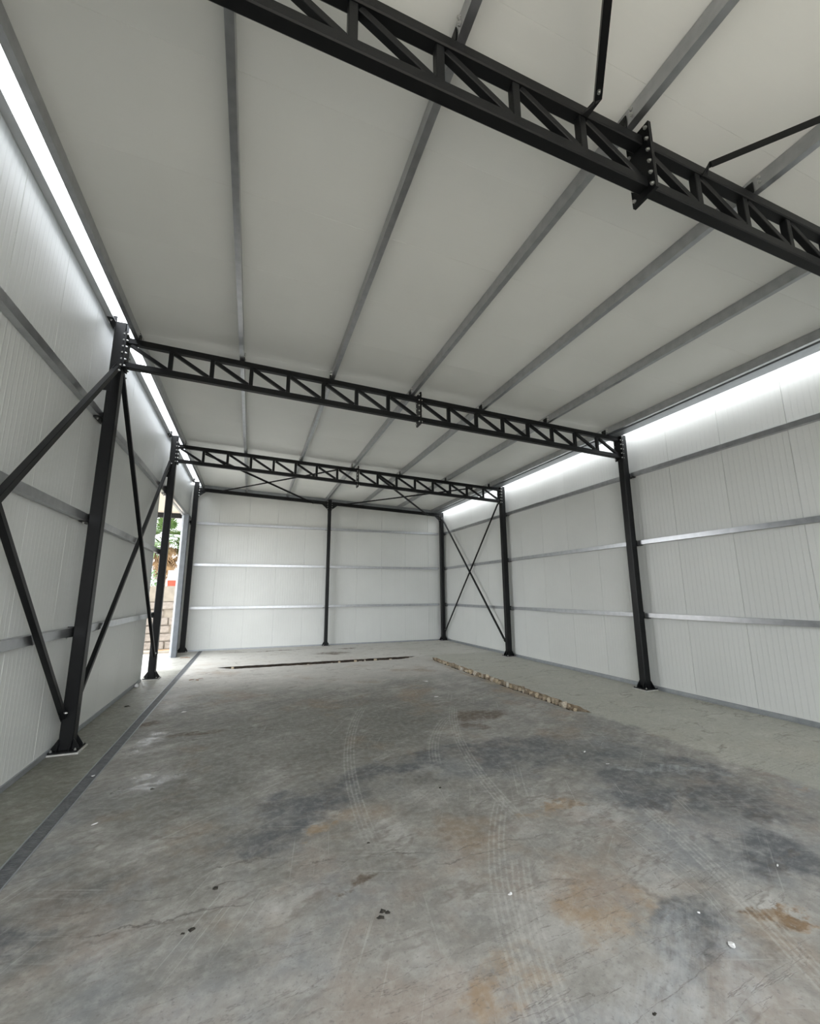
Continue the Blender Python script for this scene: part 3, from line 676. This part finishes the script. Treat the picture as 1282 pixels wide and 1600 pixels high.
rb = lambda x, y, dz=0: (x, y, zc(x)-0.02+dz)
brace('roof rod from the doorway corner of the end wall to the truss middle', rb(0.70, 9.52), rb(4.10, 4.90), 0.045, (0, 0, -1), GC, 1, False)
brace('roof rod from the middle post to the truss end over the doorway', rb(4.05, 9.52, -0.055), rb(0.70, 4.90, -0.055), 0.045, (0, 0, -1), GC, 1, False)
brace('roof rod from the middle post to the truss end over the long wall', rb(5.10, 9.52), rb(8.40, 4.90), 0.045, (0, 0, -1), GC, 1, False)
brace('roof rod from the long wall corner of the end wall to the truss middle', rb(8.75, 9.52, -0.055), rb(5.30, 4.90, -0.055), 0.045, (0, 0, -1), GC, 1, False)
GN = 'roof braces bolted to the overhead truss'
for lb, xa, xb in (('black roof brace bolted to the overhead truss on the door side of its splice', 4.105, 0.55), ('black roof brace bolted to the overhead truss on the long wall side of splice', 5.30, 8.85)):
    a = Vector((xa, YF[1]-0.13, zc(xa)-0.01)); b_ = Vector((xb, -9.55, zc(xb)-0.03))
    o = brace(lb, a, b_, 0.058, (0, 0, -1), GN, 1, False)
    d = (b_-a).normalized(); sd = d.cross(Vector((0, 0, -1))).normalized()
    p0 = -d*0.015; p1 = Vector((xa - (0.02 if xb < xa else -0.02), YF[1]-0.040, zc(xa)-0.045)) - a
    g = MB().prism([p0+sd*0.0, p0+sd*0.058, d*0.09+sd*0.058, d*0.09], Vector((0, 0, -0.008)))
    g.prism([p0, p0+sd*0.058, p1+Vector((0.045, 0, 0)), p1-Vector((0.010, 0, 0))], Vector((0, 0, -0.008)))
    g.build('bent_end_plate', 'black', o)
    bolt(o, tuple(d*0.045+sd*0.030+Vector((0, 0, -0.008))), (0, 0, -1))

# ------------------------------------------------------------------ small litter on the slab
def scrap(label, loc, size, rot, n=7, seed=0, fold=0.01):
    rnd = random.Random(seed); mb = MB(); top = []
    for i in range(n):
        a = 2*math.pi*i/n; r = rnd.uniform(0.65, 1.0)
        top.append((size[0]*r*math.cos(a), size[1]*r*math.sin(a), 0.003+rnd.uniform(0, fold)))
    low = [(x, y, max(0.0, z-0.003)) for x, y, z in top]
    vs = top + [(0, 0, 0.004+fold*0.6)] + low + [(0, 0, 0.001+fold*0.6)]
    fs = [(i, (i+1) % n, n) for i in range(n)] + [(n+1+(i+1) % n, n+1+i, 2*n+1) for i in range(n)] + [((i+1) % n, i, n+1+i, n+1+(i+1) % n) for i in range(n)]
    mb.add(vs, fs); o = mb.build('paper_scrap', 'paper'); o.location = loc; o.rotation_euler = (0, 0, rot)
    return tag(o, label, 'scrap', 'paper scraps on the slab')
scraps = [((4.552, -4.857), (0.030, 0.022), 'largest torn white paper scrap lying on grey scuffed concrete'),
          ((5.843, -2.664), (0.030, 0.010), 'white paper sliver on the dark rubber stain'), ((5.871, -2.277), (0.030, 0.012), 'white paper sliver at the edge of the dark rubber stain'),
          ((3.661, -4.092), (0.022, 0.012), 'small white paper scrap beside the pale tyre track'), ((5.677, 2.281), (0.060, 0.050), 'white paper scrap lying alone on the slab inside the broken slot'),
          ((5.325, 0.916), (0.060, 0.020), 'flat white paper strip above the brown oil stain'), ((0.898, -2.15), (0.030, 0.007), 'short white paper stick near the drain channel'),
          ((0.560, -1.002), (0.020, 0.018), 'white scrap caught on the drain channel grate'), ((1.097, 1.443), (0.05, 0.02), 'pale scrap on the wet looking concrete beside the drain'),
          ((5.562, -4.493), (0.018, 0.007), 'tiny white sliver beside the long tyre track'), ((4.62, -4.62), (0.010, 0.007), 'tiny white crumb near the largest paper scrap')]
for i, ((x, y), s, lb) in enumerate(scraps):
    scrap(lb, (x, y, 0.0), s, random.uniform(-0.6, 0.9), seed=i+11, fold=min(0.012, s[1]*0.5))
def clod(label, loc, r, seed):
    rnd = random.Random(seed); mb = MB(); vs = [(0, 0, r*0.42)]
    for h_, rr in ((0.30, 0.72), (0.0, 1.0)):
        for i in range(7):
            a = 2*math.pi*i/7; q = r*rr*rnd.uniform(0.45, 1.35); vs.append((q*math.cos(a), q*0.75*math.sin(a), r*h_*rnd.uniform(0.7, 1.2)))
    fs = [(0, 1+i, 1+(i+1) % 7) for i in range(7)] + [(1+i, 8+i, 8+(i+1) % 7, 1+(i+1) % 7) for i in range(7)] + [tuple(reversed(range(8, 15)))]
    mb.add(vs, fs); o = mb.build('dirt_clod', 'clod'); o.location = (loc[0], loc[1], 0.0)
    return tag(o, label, 'dirt clod', 'dirt clods on the slab')
G3 = 'dark dirt clod in the group of three on open concrete'
clods = [((2.838, -3.995), 0.022, G3), ((2.862, -3.945), 0.020, G3), ((2.885, -3.968), 0.018, G3),
         ((1.804, -3.706), 0.020, 'flat brown dirt clod in the pair of brown marks nearest the end of the drain'), ((1.76, -3.72), 0.012, 'dirt crumb beside the flat brown clod'), ((1.904, -3.37), 0.020, 'brown dirt clod between the cracks in the slab'),
         ((2.965, -3.217), 0.013, 'small dark pellet beside the curved tyre track'), ((3.863, -2.545), 0.018, 'small dark clod on the tyre track near the dark stain'),
         ((3.835, -4.994), 0.011, 'dark crumb on the pale scuffed concrete'), ((1.211, -1.569), 0.022, 'dark dirt clod on the shiny wet patch beside the drain'), ((0.139, 2.202), 0.040, 'dark clod between the drain and the foot of the door wall')]
for i, ((x, y), r, lb) in enumerate(clods): clod(lb, (x, y), r, i+70)
def leaf(label, loc, ln, rot, seed):
    rnd = random.Random(seed); mb = MB(); n = 5; top = []
    for i in range(n+1):
        t = i/n; wv = 0.22*ln*math.sin(math.pi*min(1, t*0.97+0.02)); z = 0.004+0.25*ln*t*(1-t)*rnd.uniform(0.3, 0.6)
        top += [(ln*(t-0.5), -wv, z+0.04*ln), (ln*(t-0.5), 0, z), (ln*(t-0.5), wv, z+0.04*ln)]
    fs = []
    for i in range(n):
        for j in (0, 1): a = i*3+j; fs.append((a, a+3, a+4, a+1))
    k_ = len(top); low = [(x, y, z-0.0015) for x, y, z in top]
    mb.add(top+low, fs+[tuple(q+k_ for q in reversed(f)) for f in fs])
    o = mb.build('dry_leaf', 'leafdry'); o.location = (loc[0], loc[1], 0.0); o.rotation_euler = (0, 0, rot)
    return tag(o, label, 'leaf', 'dry leaves on the slab')
L1 = 'curled brown leaf in the small heap at the foot of the corner column'; L2 = 'brown leaf in the scatter between the doorway column and the broken slot'
for i, (x, y, ln, lb) in enumerate([(0.20, 8.20, 0.16, L1), (0.30, 8.26, 0.15, L1), (0.36, 8.16, 0.13, L1), (0.88, 4.35, 0.13, L2), (1.00, 4.28, 0.14, L2), (1.06, 4.42, 0.10, L2)]):
    leaf(lb, (x, y), ln, i*1.3, i)
# knob of pale foam at the foot of the door wall, and a loose wire end behind the four-brace column
fm = MB(); rnd = random.Random(3); vs = []
for j, (rr, zz) in enumerate(((0.035, 0.0), (0.045, 0.025), (0.030, 0.055), (0.008, 0.065))):
    for i in range(8):
        a = i*math.pi/4; q = rr*rnd.uniform(0.8, 1.15); vs.append((q*math.cos(a), q*1.2*math.sin(a), zz))
fs = [tuple(reversed(range(8))), tuple(range(24, 32))]
for j in range(3): fs += [(j*8+i, j*8+(i+1) % 8, j*8+8+(i+1) % 8, j*8+8+i) for i in range(8)]
fm.add(vs, fs); o = fm.build('foam_lump', 'paper', None, True); o.location = (-0.095, 3.95, 0.0)
tag(o, 'pale foam lump on the floor at the foot of the door wall', 'foam lump')

# ------------------------------------------------------------------ outside the doorway
gr = struct(MB().box((-80, -80, -0.40), (80, 80, -0.16)).build('ground', 'earth'))
struct(MB().box((-5.5, 3.5, -0.159), (-0.261, 9.60, -0.004)).build('apron_slab', 'apron'))
kb = MB().box((-5.5, 9.602, -0.161), (-0.235, 9.76, 0.06)).build('kerb', 'plaster'); tag(kb, 'low beige kerb along the edge of the outdoor concrete apron', 'kerb')
# boundary wall: stone courses below a plain plaster band
BY = 12.3; bw = thing('boundary_wall', 'beige boundary wall of stone courses with a plain plaster band on top', 'wall', (-5.0, BY, -0.16))
MB().box((-6.0, 0.06, 0.0), (4.6, 0.34, 1.78)).build('core', 'plaster', bw)
MB().box((-6.0, 0.0, 1.78), (4.6, 0.36, 2.36)).build('plaster_band', 'plaster', bw)
rnd = random.Random(21); z = 0.0; nrow = 6
st_me = []
for q in range(5):
    m_ = MB(); j = lambda: rnd.uniform(-0.03, 0.03); c = 0.06
    m_.add([(-.5,0.09,-.5),(.5,0.09,-.5),(.5,0.09,.5),(-.5,0.09,.5),(-.5+c+j(),0.0,-.5+c+j()),(.5-c+j(),0.0,-.5+c+j()),(.5-c+j(),0.0,.5-c+j()),(-.5+c+j(),0.0,.5-c+j())],
           [(7,4,5,6)[::-1],(0,1,5,4),(1,2,6,5),(2,3,7,6),(3,0,4,7)]); st_me.append(m_.mesh('stone', 'stone'))
for r_ in range(nrow):
    h = 1.77/nrow; x = -5.9 + rnd.uniform(0, 0.2)
    while x < 4.3:
        w = rnd.uniform(0.28, 0.62)
        if x + w > 4.5: break
        o = link('stone', rnd.choice(st_me), bw, (x+w/2, -0.02+rnd.uniform(-0.012, 0.012), r_*h+h/2)); o.scale = (w-0.02, 1, h-0.02); x += w
# canopy outside over the doorway: beige soffit with a dark edge beam
cp = thing('canopy', 'outdoor canopy with beige soffit and dark edge beam beyond the doorway', 'canopy', (-0.24, 12.0, -0.16))
MB().box((-2.0, -7.8, 5.17), (-0.01, 0.0, 5.27)).build('soffit', 'soffit', cp)
MB().box((-2.0, -0.10, 4.98), (-0.01, 0.02, 5.168)).build('edge_beam', 'black', cp)
MB().beam((-1.93, -0.04, 0.0), (-1.93, -0.04, 4.98), 0.10, 0.10, (0, 1, 0), 0.008).build('post', 'black', cp)
# palm behind the boundary wall
pt = thing('palm_tree', 'green fan palm with a skirt of dead brown fronds behind the boundary wall', 'palm tree', (-2.55, 20.0, -0.16))
tk = MB()
for i in range(8): tk.cyl((0.02*math.sin(i), 0, i*0.62), (0.02*math.sin(i+1), 0, (i+1)*0.62), 0.23-0.008*i, 0.21-0.008*i, 10)
tk.build('trunk', 'trunk', pt)
def frond_mesh(mat, droop):
    mb = MB(); mb.cyl((0, 0, 0), (0.75, 0, 0.05), 0.018, 0.010, 5)
    for i in range(17):
        a = R(-95+190*i/16); L = 0.85*(0.75+0.25*math.cos(a)); d = Vector((math.cos(a), math.sin(a), 0)); s = Vector((-d.y, d.x, 0))
        b0 = Vector((0.75, 0, 0.05)); m1 = b0+d*(L*0.55)+Vector((0, 0, 0.04)); e = b0+d*L-Vector((0, 0, droop*(0.15+0.25*abs(math.sin(3.1*i)))))
        w = 0.035
        mb.add([b0-s*0.008, b0+s*0.008, m1+s*w, m1-s*w, e, b0-Vector((0,0,.006)), m1-Vector((0, 0, 0.012))], [(0,1,2,3),(3,2,4),(1,0,5),(0,3,6,5),(2,1,5,6),(3,4,6),(4,2,6)])
    return mb.mesh('frond', mat)
fm_g = frond_mesh('frond', 0.5); fm_d = frond_mesh('deadfrond', 0.9)
rnd = random.Random(8)
for i in range(38):
    el = R(rnd.uniform(-50, 75)); az = i*2.39996
    o = link('frond', fm_g, pt, (0, 0, 5.0), (rnd.uniform(-0.5, 0.5), -el, az)); s = rnd.uniform(0.85, 1.15); o.scale = (s, s, s)
for i in range(36):
    el = R(rnd.uniform(-86, -52)); az = i*2.39996+0.4
    o = link('frond', fm_d, pt, (0, 0, rnd.uniform(3.8, 5.05)), (rnd.uniform(-0.5, 0.5), -el, az)); s = rnd.uniform(0.7, 0.95); o.scale = (s, s, s)
# leafy shrub rising over the boundary wall
sh = thing('garden_shrub', 'dark green leafy shrub rising over the boundary wall beside the palm', 'shrub', (-2.25, 14.6, -0.16))
MB().cyl((0, 0, 0), (0, 0, 2.2), 0.06, 0.03, 6).build('stem', 'trunk', sh)
rnd = random.Random(4); fo = MB()
for i in range(900):
    a, b_ = rnd.uniform(0, 6.28), rnd.uniform(-1, 1); q = rnd.random()**0.4
    c = Vector((0.75*q*math.cos(a)*math.sqrt(1-b_*b_), 0.75*q*math.sin(a)*math.sqrt(1-b_*b_), 2.15+1.0*q*b_))
    d = Vector((rnd.uniform(-1, 1), rnd.uniform(-1, 1), rnd.uniform(-0.6, 0.8))).normalized(); s = d.orthogonal().normalized()
    fo.add([c, c+d*0.06+s*0.030, c+d*0.13, c+d*0.06-s*0.030], [(0, 1, 2, 3)])
fo.build('foliage', 'shrub', sh)
sg = thing('notice_board', 'small notice board, white over red, standing behind the boundary wall', 'board', (-1.06, 13.3, -0.16))
MB().beam((0, 0, 0), (0, 0, 2.95), 0.05, 0.05, (0, 1, 0)).build('post', 'trunk', sg)
MB().box((-0.16, -0.05, 2.62), (0.16, -0.028, 3.0)).build('white_panel', 'whiteboard', sg)
MB().box((-0.16, -0.05, 2.30), (0.16, -0.028, 2.615)).build('red_panel', 'red', sg)
rnd = random.Random(2)
for i in range(5):
    x, y = -0.95+0.12*(i % 2), 10.15+0.42*i; a = rnd.uniform(-0.25, 0.3); L = rnd.uniform(0.5, 0.8)
    o = MB().cyl((-L/2*math.cos(a), -L/2*math.sin(a), 0.02), (L/2*math.cos(a), L/2*math.sin(a), 0.035), 0.022, 0.014, 6).build('dry_branch', 'timber'); o.location = (x, y, -0.16)
    tag(o, 'dry brown branch lying on the ground before the boundary wall', 'branch', 'dry branches outside the doorway')
